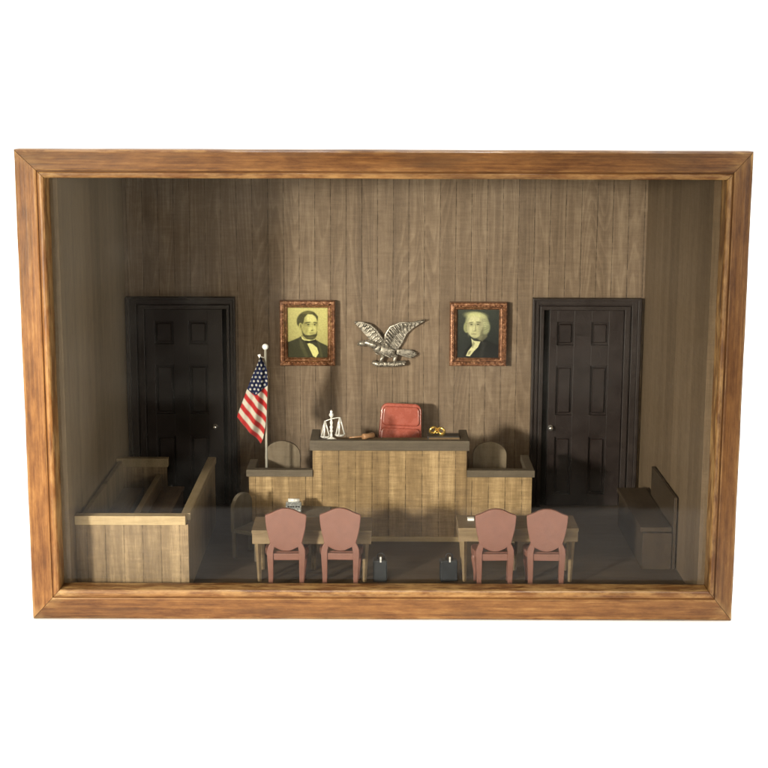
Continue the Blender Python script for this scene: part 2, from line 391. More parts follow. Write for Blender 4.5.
# ------------------------------------------------------------------ doors
def door(x0, x1, o0, o1, l0, l1, px, kx, label, nm_side):
    t = thing('panelled_door', ((x0 + x1) / 2, YB, ZF), label, 'door', 'dark six-panel doors in the back wall')
    zt, zo = 23.42, 22.2
    def mould(b, u0, u1, ya, yb):   # a stepped portal frame
        a0 = x0 + (o0 - x0) * u0; a1 = x0 + (o0 - x0) * u1; c0 = x1 + (o1 - x1) * u0; c1 = x1 + (o1 - x1) * u1; z0 = zt + (zo - zt) * u0; z1 = zt + (zo - zt) * u1
        b.prism([(a0, ZF), (a0, z0), (c0, z0), (c0, ZF), (c1, ZF), (c1, z1), (a1, z1), (a1, ZF)], 'y', ya, yb, bev=.05)
    b = B(); mould(b, 0, .20, 32.95, 33.995); mould(b, .20, .56, 33.15, 33.995); mould(b, .56, .66, 33.30, 33.995); mould(b, .66, 1, 33.05, 33.995)
    put('door_frame', b, M_trim, t)
    b = B(); b.box(min(o0, o1), max(o0, o1), 33.94, 33.99, ZF, zo, bev=0); put('gap_shade_sheet', b, M_black, t)  # flat black sheet stands in for the shade in the door gap
    b = B(); ya, yb = 33.42, 33.92
    zr = [(ZF + .08, 2.3), (8.6, 10.95), (16.25, 18.45), (20.9, zo - .06)]
    b.box(l0, px[0], ya, yb, ZF + .08, zo - .06, .04); b.box(px[3], l1, ya, yb, ZF + .08, zo - .06, .04); b.box(px[1], px[2], ya, yb, ZF + .08, zo - .06, .04)
    for z0, z1 in zr:
        b.box(px[0] - .02, px[1] + .02, ya + .004, yb, z0, z1, .04); b.box(px[2] - .02, px[3] + .02, ya + .004, yb, z0, z1, .04)
    for i in range(3):
        z0, z1 = zr[i][1], zr[i + 1][0]
        for a, c in ((px[0], px[1]), (px[2], px[3])):
            b.box(a, c, yb - .14, yb - .02, z0, z1, 0)
            b.box(a + .22, c - .22, ya + .08, yb - .1, z0 + .24, z1 - .24, .12, 1)
    lf = put('door_leaf', b, M_door, t)
    b = B(); kz = 9.6
    b.tube([(kx, ya + .02, kz), (kx, ya - .06, kz)], .30, 20); b.tube([(kx, ya, kz), (kx, ya - .35, kz)], .1, 12); b.ell((kx, ya - .45, kz), .27, .22, .27)
    put('door_knob', b, M_chrome, lf)
    return t
door(-26.88, -15.5, -24.98, -16.40, -24.93, -16.86, (-23.95, -21.98, -20.38, -18.42), -17.75, 'dark brown six-panel door behind the jury box, its knob at the right edge', 'l')
door(15.62, 26.95, 16.82, 25.25, 17.46, 25.2, (18.25, 20.0, 21.85, 23.65), 17.42 + .35, 'dark brown six-panel door behind the two right tables, black gap and knob at its left edge', 'r')

# ------------------------------------------------------------------ jury box
jury = thing('jury_box', (-22, 15, ZF), 'light wooden jury box with planked front and two bench rows against the left wall', 'jury box')
x0, x1, y0, y1 = XL + .01, -17.05, 4.3, 26.2
b = B(); b.box(x0 + .02, x1, y0, y0 + .6, ZF, 7.2, .03); put('front_panel', b, M_jury, jury)
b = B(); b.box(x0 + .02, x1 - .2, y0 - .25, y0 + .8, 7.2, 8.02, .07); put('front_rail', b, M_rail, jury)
b = B(); b.box(x1 - .5, x1, y0 + .62, y1, ZF, 7.35, .03); put('side_panel', b, M_juryy, jury)
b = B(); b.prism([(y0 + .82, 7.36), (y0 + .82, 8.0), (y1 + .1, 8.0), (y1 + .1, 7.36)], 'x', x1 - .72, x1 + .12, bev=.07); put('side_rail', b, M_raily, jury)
b = B(); b.box(x0 + .02, -21.9, y1 - .5, y1, ZF, 7.1, .03); put('back_panel', b, M_jury, jury)
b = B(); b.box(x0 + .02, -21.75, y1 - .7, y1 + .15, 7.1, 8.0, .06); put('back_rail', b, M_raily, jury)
b = B(); b.box(-26.72, -26.3, y0 + .9, y1 - .72, 1.9, 7.75, .05); put('bench_back', b, M_juryy, jury, label='bench back along the left wall')
b = B(); b.box(-26.28, -24.3, y0 + .65, y1 - .52, 4.6, 4.95, .06); b.box(-24.7, -24.45, y0 + .65, y1 - .52, 1.81, 4.59, .02); put('bench_seat', b, M_seat, jury, label='rear row seat by the wall')
b = B(); b.box(-22.95, -22.4, y0 + .65, y1 - .52, 1.9, 6.35, .05); put('bench_back', b, M_raily, jury, label='low back between the two rows')
b = B(); b.box(-22.38, -20.2, y0 + .65, y1, 4.6, 4.95, .06); b.box(-20.6, -20.35, y0 + .65, y1 - .1, 1.81, 4.59, .02); put('bench_seat', b, M_seat, jury, label='front row seat')
b = B(); b.box(x0 + .02, x1 - .52, y0 + .62, y1 - .55, ZF, 1.8, .02); put('platform', b, M_seat, jury)

# bench on the right wall
rb = thing('side_bench', (25.5, 18, ZF), 'dim brown wooden bench with low seat and taller back against the right wall', 'bench')
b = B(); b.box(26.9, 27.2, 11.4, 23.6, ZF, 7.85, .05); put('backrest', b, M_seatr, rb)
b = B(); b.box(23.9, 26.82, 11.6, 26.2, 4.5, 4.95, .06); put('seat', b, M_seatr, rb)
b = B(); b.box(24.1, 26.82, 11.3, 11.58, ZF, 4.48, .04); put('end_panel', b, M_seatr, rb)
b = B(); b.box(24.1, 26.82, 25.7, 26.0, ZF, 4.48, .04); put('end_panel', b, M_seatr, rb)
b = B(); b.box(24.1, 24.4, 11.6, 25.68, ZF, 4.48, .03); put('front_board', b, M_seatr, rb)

# ------------------------------------------------------------------ judge's bench
jb = thing('judges_bench', (.7, 24, ZF), 'wide judge bench with planked golden front, dark cap and a lower wing each side', 'judge bench')
YF = 20.2
b = B(); b.box(-6.85, 8.2, YF, YF + .5, ZF, 10.2, .03); put('centre_front', b, M_bench, jb)
b = B()
b.prism([(-7.1, 19.85), (8.42, 19.85), (8.42, 25.0), (7.6, 25.0), (7.6, 20.55), (-6.25, 20.55), (-6.25, 25.0), (-7.1, 25.0)], 'z', 10.2, 11.22, bev=.08)
put('centre_cap', b, M_cap, jb)
b = B(); b.box(-6.2, 7.55, 20.6, 22.7, 10.5, 10.9, .03); put('desktop', b, M_seat, jb)
for a, c in ((-6.83, -6.4), (7.75, 8.18)):
    b = B(); b.box(a, c, YF + .52, 24.9, ZF, 10.19, .03); put('centre_side', b, M_cap, jb)
b = B(); b.box(-6.9, 8.25, YF - .28, YF - .003, ZF, 1.5, .06); put('base_moulding', b, M_rail, jb)
for sgn, xa, xb, yk in ((-1, -13.1, -6.87, 24.5), (1, 8.22, 14.62, 26.6)):
    b = B(); b.box(xa, xb, YF + .05, YF + .5, ZF, 7.55, .03); put('wing_front', b, M_bench, jb, label='left wing front, planked' if sgn < 0 else 'right wing front, planked and dimmer')
    if sgn < 0: pts = [(xa - .22, 19.95), (xb, 19.95), (xb, 20.85), (xa + .6, 20.85), (xa + .6, yk), (xa - .22, yk)]
    else: pts = [(xa, 19.95), (xb + .22, 19.95), (xb + .22, yk), (xb - .6, yk), (xb - .6, 20.85), (xa, 20.85)]
    b = B(); b.prism(pts, 'z', 7.55, 8.25, bev=.07); put('wing_cap', b, M_cap, jb)
    xs = (xa, xa + .4) if sgn < 0 else (xb - .4, xb)
    b = B(); b.box(xs[0], xs[1], YF + .52, yk - .05, ZF, 7.54, .03); put('wing_side', b, M_cap, jb)
b = B(); b.box(-6.38, 7.73, 25.1, 33.9, ZF, 4.6, .04); put('platform', b, M_cap, jb)
for xa, xb in ((-12.9, -6.9), (8.25, 14.2)):
    b = B(); b.box(xa, xb, 23.2, 30, ZF, 2.4, .04); put('wing_platform', b, M_cap, jb)

# judge's chair
def rrect(x0, x1, z0, z1, r, n=6, taper=0.0):
    pts = []
    for cx, cz, a0 in ((x1 - r, z1 - r, 0), (x0 + r, z1 - r, 90), (x0 + r, z0 + r, 180), (x1 - r, z0 + r, 270)):
        for i in range(n + 1):
            a = radians(a0 + 90 * i / n); pts.append((cx + r * cos(a), cz + r * sin(a)))
    xc = (x0 + x1) / 2
    return [(xc + (x - xc) * (1 - taper * (z - z0) / (z1 - z0)), z) for x, z in pts]
jc = thing('judges_chair', (1.7, 30, 4.6), 'glossy red high-backed chair with two-cushion back behind the judge bench', 'chair')
tilt = Matrix.Translation(Vector((1.7, 30, 7))) @ Matrix.Rotation(radians(2.5), 4, 'Y') @ Matrix.Rotation(radians(-9), 4, 'X') @ Matrix.Translation(Vector((-1.7, -30, -7)))
b = B(); b.prism(rrect(-.62, 4.02, 7.4, 12.75, .75, taper=.10), 'y', 29.9, 30.6, bev=.18, seg=4, smooth=True, mat=tilt)
b.prism(rrect(-.28, 3.68, 10.42, 12.42, .45, taper=.05), 'y', 29.66, 30.1, bev=.20, seg=4, smooth=True, mat=tilt)
b.prism(rrect(-.40, 3.80, 7.6, 10.18, .40, taper=.03), 'y', 29.66, 30.1, bev=.20, seg=4, smooth=True, mat=tilt)
put('backrest', b, M_red, jc)
b = B(); b.box(-.5, 3.9, 26.4, 29.9, 6.6, 7.5, .3, 3); put('seat', b, M_red, jc)
for xa in (-.9, 3.9):
    b = B(); b.box(xa, xa + .4, 26.8, 29.8, 8.3, 8.7, .12, 3); b.box(xa + .05, xa + .35, 27.1, 27.5, 6.9, 8.35, .05); b.box(xa + .05, xa + .35, 29.2, 29.6, 6.9, 8.35, .05); put('armrest', b, M_red, jc)
b = B(); b.lathe([(.35, 6.6), (.3, 5.4), (.5, 5.1), (1.5, 4.85), (1.6, 4.6)], 1.7, 28.2); put('pedestal', b, M_book, jc)

# round-backed wooden chairs
def round_chair(loc, top, w, mat, label, rz=0, h=None):
    x, y, z = loc
    t = thing('round_back_chair', loc, label, 'chair', 'round-backed wooden chairs around the judge bench', rz)
    sz = z + (top - z) * .42; r = w / 2
    pts = [(x - r, sz)]
    zc = top - r * .80
    pts += [(x + r * cos(a), zc + r * .80 * sin(a)) for a in [pi - pi * i / 20 for i in range(21)]] + [(x + r, sz)]
    b = B(); b.prism(pts, 'y', y + 1.1, y + 1.5, bev=.06); put('backrest', b, mat, t)
    b = B(); b.box(x - r, x + r, y - 1.6, y + 1.08, sz - .05, sz + .35, .08); put('seat', b, mat, t)
    for sx in (-1, 1):
        for yy in (-1.4, 1.05):
            b = B(); cx = x + sx * (r - .22); b.box(cx - .17, cx + .17, y + yy - .02, y + yy + .34, z, sz - .06, .04); put('leg', b, mat, t)
    return t
round_chair((-10.17, 24.9, 2.4), 9.75, 3.58, M_chairw, 'brown round-backed wooden chair behind the left wing, right of the flag pole')
round_chair((10.85, 24.9, 2.4), 9.72, 3.45, M_chairw, 'round-backed wooden chair in deep shade behind the right wing of the bench')
round_chair((-12.3, 15.2, ZF), 7.05, 3.2, M_clerk, 'small grey round-backed chair turned sideways at the foot of the left wing', radians(62))

# steno desk and machine
sd = thing('clerk_desk', (-7.6, 17.8, ZF), 'small dark clerk desk against the bench front behind the left counsel table', 'desk')
b = B(); b.prism([(-9.9, 15.7), (-5.3, 15.6), (-5.0, 19.3), (-9.3, 19.8)], 'z', 4.35, 4.75, bev=.05); put('desk_top', b, M_clerk, sd)
for (cx, cy) in ((-9.6, 16), (-5.6, 15.95), (-5.35, 18.9), (-9.0, 19.3)):
    b = B(); b.box(cx - .18, cx + .18, cy - .18, cy + .18, ZF, 4.34, .03); put('leg', b, M_clerk, sd)
st = thing('stenotype_machine', (-8.55, 17.0, 4.75), 'shiny silver stenotype machine on the small desk behind the left counsel table', 'machine')
b = B(); b.prism([(16.4, 4.76), (17.7, 4.76), (17.7, 5.75), (17.1, 5.75), (16.5, 5.15)], 'x', -9.3, -7.8, bev=.1, seg=3); put('body', b, M_steno, st)
b = B(); b.tube([(-9.1, 17.45, 5.88), (-8.0, 17.45, 5.88)], .17, 14); put('paper_roll', b, M_silver, st)
b = B()
for i in range(5): b.ell((-9.05 + i * .25, 16.72, 5.42), .09, .12, .06)
put('keys', b, M_book, st)

# ------------------------------------------------------------------ counsel tables
def ctable(x0, x1, y0, y1, z, label):
    t = thing('counsel_table', ((x0 + x1) / 2, (y0 + y1) / 2, ZF), label, 'table', 'counsel tables at the front')
    b = B(); b.box(x0, x1, y0, y1, z - .32, z, .05); put('table_top', b, M_table, t)
    b = B(); b.box(x0 + .05, x1 - .05, y0 + .06, y0 + .4, z - 1.28, z - .325, .03); b.box(x0 + .05, x1 - .05, y1 - .4, y1 - .06, z - 1.28, z - .325, .03)
    b.box(x0 + .05, x0 + .35, y0 + .42, y1 - .42, z - 1.28, z - .325, .03); b.box(x1 - .35, x1 - .05, y0 + .42, y1 - .42, z - 1.28, z - .325, .03)
    put('apron', b, M_table, t)
    for cx, s in ((x0 + .55, 1), (x1 - .55, -1)):
        for cy in (y0 + .42, y1 - .5):
            b = B(); b.tube([(cx, cy, z - 1.285), (cx + .02 * s, cy, z - 2.2), (cx + .10 * s, cy, ZF)], [.30, .26, .17], 4, smooth=False); put('leg', b, M_table, t)
    cx = (x0 + x1) / 2
    b = B(); b.tube([(cx, y1 - .5, z - 1.285), (cx, y1 - .5, ZF)], [.3, .2], 4, smooth=False); put('leg', b, M_table, t)
    return t
ctable(-11.75, -.97, 7.0, 11.5, 5.90, 'brown wooden counsel table on the left with two pink chairs tucked in')
ctable(6.78, 17.6, 7.2, 11.5, 6.12, 'brown wooden counsel table on the right with two pink chairs tucked in')
b = B(); b.box(7.75, 8.35, 9.5, 10.1, 6.125, 6.35, .04); o = put('paper_slip', b, M_paper, None, (8.05, 9.8, 6.12)); props(o, 'tiny white folded paper lying on the right counsel table beside the chair back', 'paper')

# ------------------------------------------------------------------ pink chairs
def pink():
    t = thing('pink_chair', (0, 6, ZF), 'x', 'chair', 'pink chairs at the counsel tables')
    half = [(0, 8.56), (.35, 8.53), (.75, 8.40), (1.15, 8.20), (1.5, 8.05), (1.74, 7.98), (1.82, 7.86), (1.80, 7.4), (1.74, 6.8), (1.62, 6.2), (1.5, 5.7), (1.42, 5.35), (1.28, 5.1), (1.0, 4.93), (.7, 4.76), (.35, 4.62), (0, 4.58)]
    pts = half + [(-x, z) for x, z in half[-2:0:-1]]
    lean = Matrix.Translation(Vector((0, 5.2, 4.6))) @ Matrix.Rotation(radians(3), 4, 'X') @ Matrix.Translation(Vector((0, -5.2, -4.6)))
    b = B(); b.prism(pts, 'y', 5.0, 5.34, bev=.09, seg=3, smooth=False, mat=lean); put('backrest', b, M_pink, t)
    for s in (-1, 1):
        outer = [(1.40, 5.35), (1.55, 5.05), (1.68, 4.7), (1.70, 4.3), (1.66, 3.4), (1.60, 2.4), (1.58, ZF)]
        inner = [(1.18, ZF), (1.14, 2.4), (1.13, 3.4), (1.14, 4.1), (1.12, 4.55), (1.04, 4.9), (1.05, 5.1)]
        b = B(); b.prism([(s * x, z) for x, z in outer + inner], 'y', 4.97, 5.4, bev=.08, seg=3); put('leg', b, M_pink, t, label='rear leg, flat and splayed at the top')
        b = B(); b.tube([(s * 1.5, 7.75, 3.85), (s * 1.62, 7.85, 3.1), (s * 1.5, 7.75, 2.0), (s * 1.48, 7.8, ZF)], [.30, .24, .17, .15], 10); put('leg', b, M_pink, t, label='front leg, rounded')
    o2 = [(-1.35, 5.42), (1.35, 5.42), (1.75, 5.9), (1.95, 6.8), (1.9, 7.7), (1.6, 8.1), (0, 8.25), (-1.6, 8.1), (-1.9, 7.7), (-1.95, 6.8), (-1.75, 5.9)]
    b = B(); b.prism(o2, 'z', 3.82, 4.42, bev=.14, seg=3); b.box(-1.2, 1.2, 5.1, 5.5, 3.72, 4.34, .06); put('seat', b, M_pink, t)
    return t
spots = [(-8.55, .02, 'pink plastic chair at the left counsel table, leftmost of the row of four'),
         (-3.72, -.03, 'pink plastic chair at the left counsel table, the one next to the narrow briefcase'),
         (9.93, .03, 'pink plastic chair at the right counsel table, the one nearer the wide briefcase'),
         (14.53, -.02, 'pink plastic chair at the right counsel table, rightmost of the row of four')]
proto = pink()
for i, (x, rz, lab) in enumerate(spots):
    o = proto if i == 0 else copy_tree(proto)
    o.location = Vector((x, 6.0 + (.12 if i == 1 else 0), ZF)) * CM; o.rotation_euler.z = rz; o['label'] = lab
    if i >= 2: o.location.z = (ZF + 0.0) * CM

# ------------------------------------------------------------------ briefcases
def briefcase(x0, x1, y0, y1, label, rz=0):
    t = thing('briefcase', ((x0 + x1) / 2, (y0 + y1) / 2, ZF), label, 'briefcase', 'dark briefcases on the floor', rz)
    b = B(); b.box(x0, x1, y0, y1, ZF, 3.0, .14, 3); put('body', b, M_case_l, t)
    xc = (x0 + x1) / 2; yc = (y0 + y1) / 2
    b = B(); b.tube([(xc - .25, yc, 2.98), (xc - .25, yc, 3.35), (xc - .12, yc, 3.52), (xc + .22, yc, 3.52), (xc + .35, yc, 3.35), (xc + .35, yc, 2.98)], .07, 8); put('handle', b, M_book, t)
    b = B(); b.box(xc - .02, xc + .13, y0 - .05, y0 + .12, 2.85, 3.35, .03); put('clasp', b, M_silver, t)
    return t
briefcase(-.86, .42, 7.3, 8.6, 'narrow dark briefcase seen end-on beside the left counsel table')
briefcase(5.2, 6.75, 7.4, 8.4, 'wide dark blue briefcase by the left leg of the right counsel table', radians(6))

# ------------------------------------------------------------------ items on the bench
DZ = 10.9
sc_ = thing('balance_scales', (-5.05, 21.6, DZ), 'small silver scales of justice on the left end of the judge bench', 'scales')
b = B(); b.lathe([(.5, DZ), (.5, DZ + .1), (.32, DZ + .2), (.12, DZ + .3), (.10, DZ + .75), (.2, DZ + .9), (.10, DZ + 1.05), (.19, DZ + 1.3), (.09, DZ + 1.5), (.17, DZ + 1.75), (.08, DZ + 2.0), (.10, DZ + 2.25), (.24, DZ + 2.45), (.20, DZ + 2.65), (.1, DZ + 2.75), (.16, DZ + 2.87), (.03, DZ + 3.0)], -5.05, 21.6, 16); put('post', b, M_silver, sc_)
b = B(); b.tube([(-5.75, 21.6, DZ + 1.85), (-5.4, 21.6, DZ + 1.98), (-5.05, 21.6, DZ + 2.1), (-4.6, 21.6, DZ + 2.2), (-4.22, 21.6, DZ + 2.25)], .05, 8); put('beam', b, M_silver, sc_)
for cx, zt, zb, r in ((-5.68, DZ + 1.9, DZ + .32, .46), (-4.22, DZ + 2.25, DZ + .5, .50)):
    b = B()
    for a in (20, 140, 260): b.tube([(cx, 21.6, zt), (cx + r * cos(radians(a)), 21.6 + r * sin(radians(a)), zb)], .085, 6)
    put('chains', b, M_silver, sc_)
    b = B(); b.lathe([(.05, zb - .18), (r * .7, zb - .12), (r, zb), (r, zb + .06), (r * .8, zb + .02)], cx, 21.6, 20); put('pan', b, M_silver, sc_)
gv = thing('gavel', (-1.9, 21.9, DZ), 'pale wooden gavel lying on the bench beside the red chair', 'gavel')
b = B(); b.tube([(-3.3, 21.5, DZ + .25), (-1.7, 21.8, DZ + .33)], [.07, .10], 10); put('handle', b, M_gavel, gv)
b = B(); b.tube([(-1.95, 21.5, DZ + .33), (-1.9, 21.54, DZ + .33), (-1.45, 21.9, DZ + .33), (-1.0, 22.26, DZ + .33), (-.95, 22.3, DZ + .33)], [.26, .32, .25, .32, .26], 16); put('head', b, M_gavel, gv)
bk = thing('black_book', (6.1, 22.6, DZ), 'flat black book lying under the gold rings on the right end of the bench', 'book')
b = B(); b.box(4.4, 7.5, 21.0, 22.6, DZ, DZ + .5, .04); put('cover', b, M_book, bk)
b = B(); b.box(4.5, 7.52, 20.97, 22.55, DZ + .1, DZ + .40, .01); put('pages', b, M_seat, bk)
gr = thing('gold_handcuffs', (5.35, 22, DZ + .42), 'pair of tiny bright gold linked rings on the black book right of the red chair', 'rings')
for cx, cz, an in ((4.95, .48, 25), (5.75, .40, -30)):
    b = B(); b.torus((cx, 21.7, DZ + .5 + cz), .34, .13, Matrix.Rotation(radians(an), 3, 'Z') @ Matrix.Rotation(radians(20), 3, 'X')); put('ring', b, M_gold, gr)
b = B(); b.torus((5.36, 21.7, DZ + .72), .13, .05, Matrix.Rotation(radians(80), 3, 'X')); put('link', b, M_gold, gr)

# ------------------------------------------------------------------ coloured grids
def grid(name, fn_pos, fn_col, nu, nv, mat, parent, thick=None):
    t = bmesh.new(); lay = t.verts.layers.float_color.new('Col'); vs = []
    for j in range(nv + 1):
        r = []
        for i in range(nu + 1):
            u, v = i / nu, j / nv; p = t.verts.new(fn_pos(u, v)); p[lay] = (*fn_col(u, v), 1); r.append(p)
        vs.append(r)
    for j in range(nv):
        for i in range(nu):
            f = t.faces.new((vs[j][i], vs[j][i + 1], vs[j + 1][i + 1], vs[j + 1][i])); f.smooth = True
    if thick:
        g = t.faces[:]; ret = bmesh.ops.solidify(t, geom=g, thickness=thick)
        n0 = len(t.verts) // 2; t.verts.ensure_lookup_table()
        for i in range(n0): t.verts[n0 + i][lay] = t.verts[i][lay]
    o0 = origin(parent)
    bmesh.ops.recalc_face_normals(t, faces=t.faces[:])
    for v in t.verts: v.co = (v.co - o0) * CM
    me = bpy.data.meshes.new(name); t.to_mesh(me); t.free(); me.materials.append(mat)
    o = bpy.data.objects.new(name, me); COL.objects.link(o); o.parent = parent
    return o
def ss(a, b, x):
    t = min(1, max(0, (x - a) / (b - a))); return t * t * (3 - 2 * t)
def mixc(a, b, t): return tuple(p + (q - p) * t for p, q in zip(a, b))
def elp(u, v, cx, cy, rx, ry, rot=0, s=.12):
    c, n_ = cos(radians(rot)), sin(radians(rot)); dx, dy = u - cx, v - cy; x, y = dx * c + dy * n_, -dx * n_ + dy * c
    return 1 - ss(1 - s, 1 + s, sqrt((x / rx) ** 2 + (y / ry) ** 2))
def inpoly(pts, x, y):
    ins = False; d = 9
    for i in range(len(pts)):
        (x1, y1), (x2, y2) = pts[i], pts[(i + 1) % len(pts)]
        if (y1 > y) != (y2 > y) and x < (x2 - x1) * (y - y1) / (y2 - y1) + x1: ins = not ins
        t = max(0, min(1, ((x - x1) * (x2 - x1) + (y - y1) * (y2 - y1)) / max(1e-9, (x2 - x1) ** 2 + (y2 - y1) ** 2)))
        d = min(d, sqrt((x - x1 - t * (x2 - x1)) ** 2 + (y - y1 - t * (y2 - y1)) ** 2))
    return d if ins else -d
def poly(pts, u, v, s=.009): return ss(-s, s, inpoly(pts, u, v))
# u to the right, v down, both 0..1
def paint(c, u, v, ops):
    for o in ops:
        if o[0] == 'e': t = elp(u, v, *o[2:8]) * o[8]
        else: t = poly(o[2], u, v, o[3]) * o[4]
        if t > 0: c = mixc(c, o[1], t)
    return c
_lt, _mid, _dk, _vd = (.66, .64, .30), (.38, .36, .15), (.16, .15, .06), (.055, .052, .025)
BEARD = [
    ('p', (.070, .068, .034), [(-.1, .72), (.10, .66), (.28, .60), (.36, .55), (.62, .60), (.80, .69), (.96, .75), (1.1, .82), (1.1, 1.1), (-.1, 1.1)], .012, 1),
    ('p', (.12, .115, .055), [(.30, .61), (.38, .70), (.52, 1.0), (.44, 1.0), (.30, .76)], .02, .8),
    ('p', (.12, .115, .055), [(.74, .68), (.80, .72), (.88, 1.0), (.82, 1.0)], .02, .7),
    ('p', _lt, [(.47, .69), (.62, .73), (.73, .80), (.77, .91), (.70, 1.0), (.63, .97)], .008, 1),
    ('p', _mid, [(.36, .46), (.36, .62), (.60, .68), (.68, .54)], .01, 1),
    ('p', _lt, [(.33, .56), (.42, .635), (.64, .64), (.66, .60), (.69, .66), (.50, .69), (.36, .63)], .008, 1),
    ('p', (.035, .033, .018), [(.43, .655), (.54, .665), (.70, .635), (.73, .70), (.60, .69), (.50, .72), (.44, .70)], .006, 1),
    ('e', (.10, .095, .04), .49, .25, .265, .185, -8, .10, 1),
    ('e', (.54, .52, .22), .545, .345, .195, .225, 4, .06, 1),
    ('e', _lt, .56, .22, .15, .10, 5, .6, .9), ('e', _lt, .53, .42, .05, .04, 0, .7, .8), ('e', (.60, .58, .26), .69, .42, .035, .04, 0, .7, .7),
    ('e', _mid, .41, .36, .06, .19, 6, .7, .85), ('e', _mid, .47, .47, .04, .10, 20, .7, .9), ('e', _mid, .73, .36, .025, .14, 4, .7, .8),
    ('p', (.10, .095, .04), [(.35, .13), (.50, .07), (.66, .09), (.76, .18), (.745, .26), (.70, .18), (.62, .135), (.50, .13), (.42, .20), (.40, .30), (.36, .34), (.355, .44), (.31, .40), (.24, .33), (.25, .22)], .012, 1),
    ('e', (.24, .225, .09), .50, .10, .12, .025, -6, .7, .6),
    ('e', (.44, .42, .17), .325, .375, .045, .07, -5, .15, 1), ('e', _dk, .33, .37, .018, .045, -5, .4, .8),
    ('e', _dk, .50, .325, .095, .045, -3, .7, .4), ('e', _dk, .685, .325, .065, .042, 5, .7, .4),
    ('e', _vd, .50, .300, .080, .011, -7, .4, .9), ('e', _vd, .69, .300, .055, .011, 8, .4, .9),
    ('e', _vd, .515, .340, .030, .013, 0, .4, .95), ('e', _vd, .675, .340, .024, .013, 0, .4, .95), ('e', (.34, .32, .13), .51, .375, .05, .010, 8, .6, .7),
    ('p', _dk, [(.615, .33), (.632, .33), (.655, .425), (.665, .455), (.63, .470), (.585, .462), (.60, .44), (.63, .43)], .012, .62),
    ('e', _lt, .640, .40, .012, .06, -8, .6, .8), ('e', _vd, .602, .460, .018, .008, 0, .5, .8),
    ('e', (.26, .24, .10), .61, .505, .075, .009, 0, .5, .9), ('e', _mid, .61, .525, .06, .012, 0, .6, .6),
    ('p', (.085, .080, .035), [(.345, .42), (.385, .50), (.44, .545), (.54, .552), (.62, .54), (.70, .525), (.735, .47), (.735, .55), (.68, .62), (.60, .645), (.48, .63), (.38, .56)], .014, 1),
    ('e', (.22, .205, .085), .58, .595, .10, .022, 0, .7, .5)]
def bearded(u, v):
    return paint(mixc((.56, .53, .24), (.42, .39, .17), ss(.1, 1, v + .2 * abs(u - .5))), u, v, BEARD)
_f1, _f2, _f3, _f4 = (.62, .61, .38), (.40, .39, .25), (.19, .185, .12), (.06, .06, .04)
WIG = [
    ('p', (.024, .026, .025), [(.08, 1.1), (.20, .84), (.36, .66), (.60, .60), (.86, .69), (1.1, .78), (1.1, 1.1)], .015, 1),
    ('p', (.055, .058, .050), [(.60, .66), (.70, .68), (.62, 1.0), (.52, 1.0)], .03, .6),
    ('p', _f3, [(.44, .58), (.60, .55), (.66, .44), (.72, .42), (.72, .56), (.60, .66)], .02, .8),
    ('p', _f1, [(.34, .60), (.40, .645), (.56, .665), (.50, .78), (.41, .86), (.31, .97), (.22, .96), (.27, .86), (.37, .75)], .008, 1),
    ('p', _f3, [(.38, .66), (.43, .70), (.38, .80), (.35, .78)], .01, .6), ('p', _f3, [(.28, .87), (.35, .85), (.31, .93), (.26, .94)], .01, .7),
    ('e', (.33, .34, .21), .47, .25, .27, .185, 4, .12, 1), ('e', (.33, .34, .21), .66, .36, .12, .15, -8, .2, 1), ('e', (.36, .37, .21), .24, .36, .085, .12, 8, .2, 1),
    ('e', (.58, .59, .33), .44, .13, .22, .07, 4, .6, .9), ('e', (.50, .51, .32), .66, .30, .07, .07, 10, .7, .7)]
WIG += [('e', (.17, .175, .11), .69 + .012 * (i % 3), .225 + .034 * i, .10, .006, 22 - 9 * i, .5, .5) for i in range(6)]
WIG += [('e', (.15, .155, .09), .235, .29 + .035 * i, .06, .006, 12 - 8 * i, .5, .6) for i in range(5)]
WIG += [
    ('e', (.52, .51, .31), .425, .365, .185, .225, -4, .07, 1), ('e', _f1, .41, .22, .13, .08, 0, .6, .9), ('e', _f1, .33, .42, .05, .05, 0, .7, .8),
    ('e', _f2, .565, .38, .06, .20, 6, .7, .9), ('e', _f3, .59, .47, .03, .10, 18, .7, .8), ('e', _f2, .265, .38, .025, .14, -4, .7, .7),
    ('e', _f3, .335, .300, .06, .038, 0, .7, .5), ('e', _f3, .50, .295, .07, .040, 0, .7, .5),
    ('e', _f4, .33, .270, .055, .008, -6, .4, .75), ('e', _f4, .505, .262, .065, .008, 5, .4, .75),
    ('e', _f4, .340, .312, .026, .010, 0, .4, .9), ('e', _f4, .495, .308, .030, .010, 0, .4, .9), ('e', _f2, .345, .340, .04, .008, 0, .6, .6), ('e', _f2, .50, .338, .045, .008, 0, .6, .6),
    ('p', _f3, [(.425, .31), (.44, .31), (.455, .42), (.465, .445), (.43, .460), (.375, .452), (.385, .435), (.43, .425)], .012, .65), ('e', _f1, .405, .39, .014, .06, 4, .6, .8),
    ('e', (.18, .15, .09), .405, .505, .065, .007, 0, .5, .9), ('e', _f2, .405, .520, .055, .010, 0, .6, .6), ('e', _f2, .41, .555, .05, .010, 0, .7, .6), ('e', _f3, .47, .60, .12, .018, -4, .6, .5)]
def wigged(u, v):
    return paint(mixc((.075, .085, .070), (.036, .042, .038), ss(0, 1, v + .3 * u)), u, v, WIG)
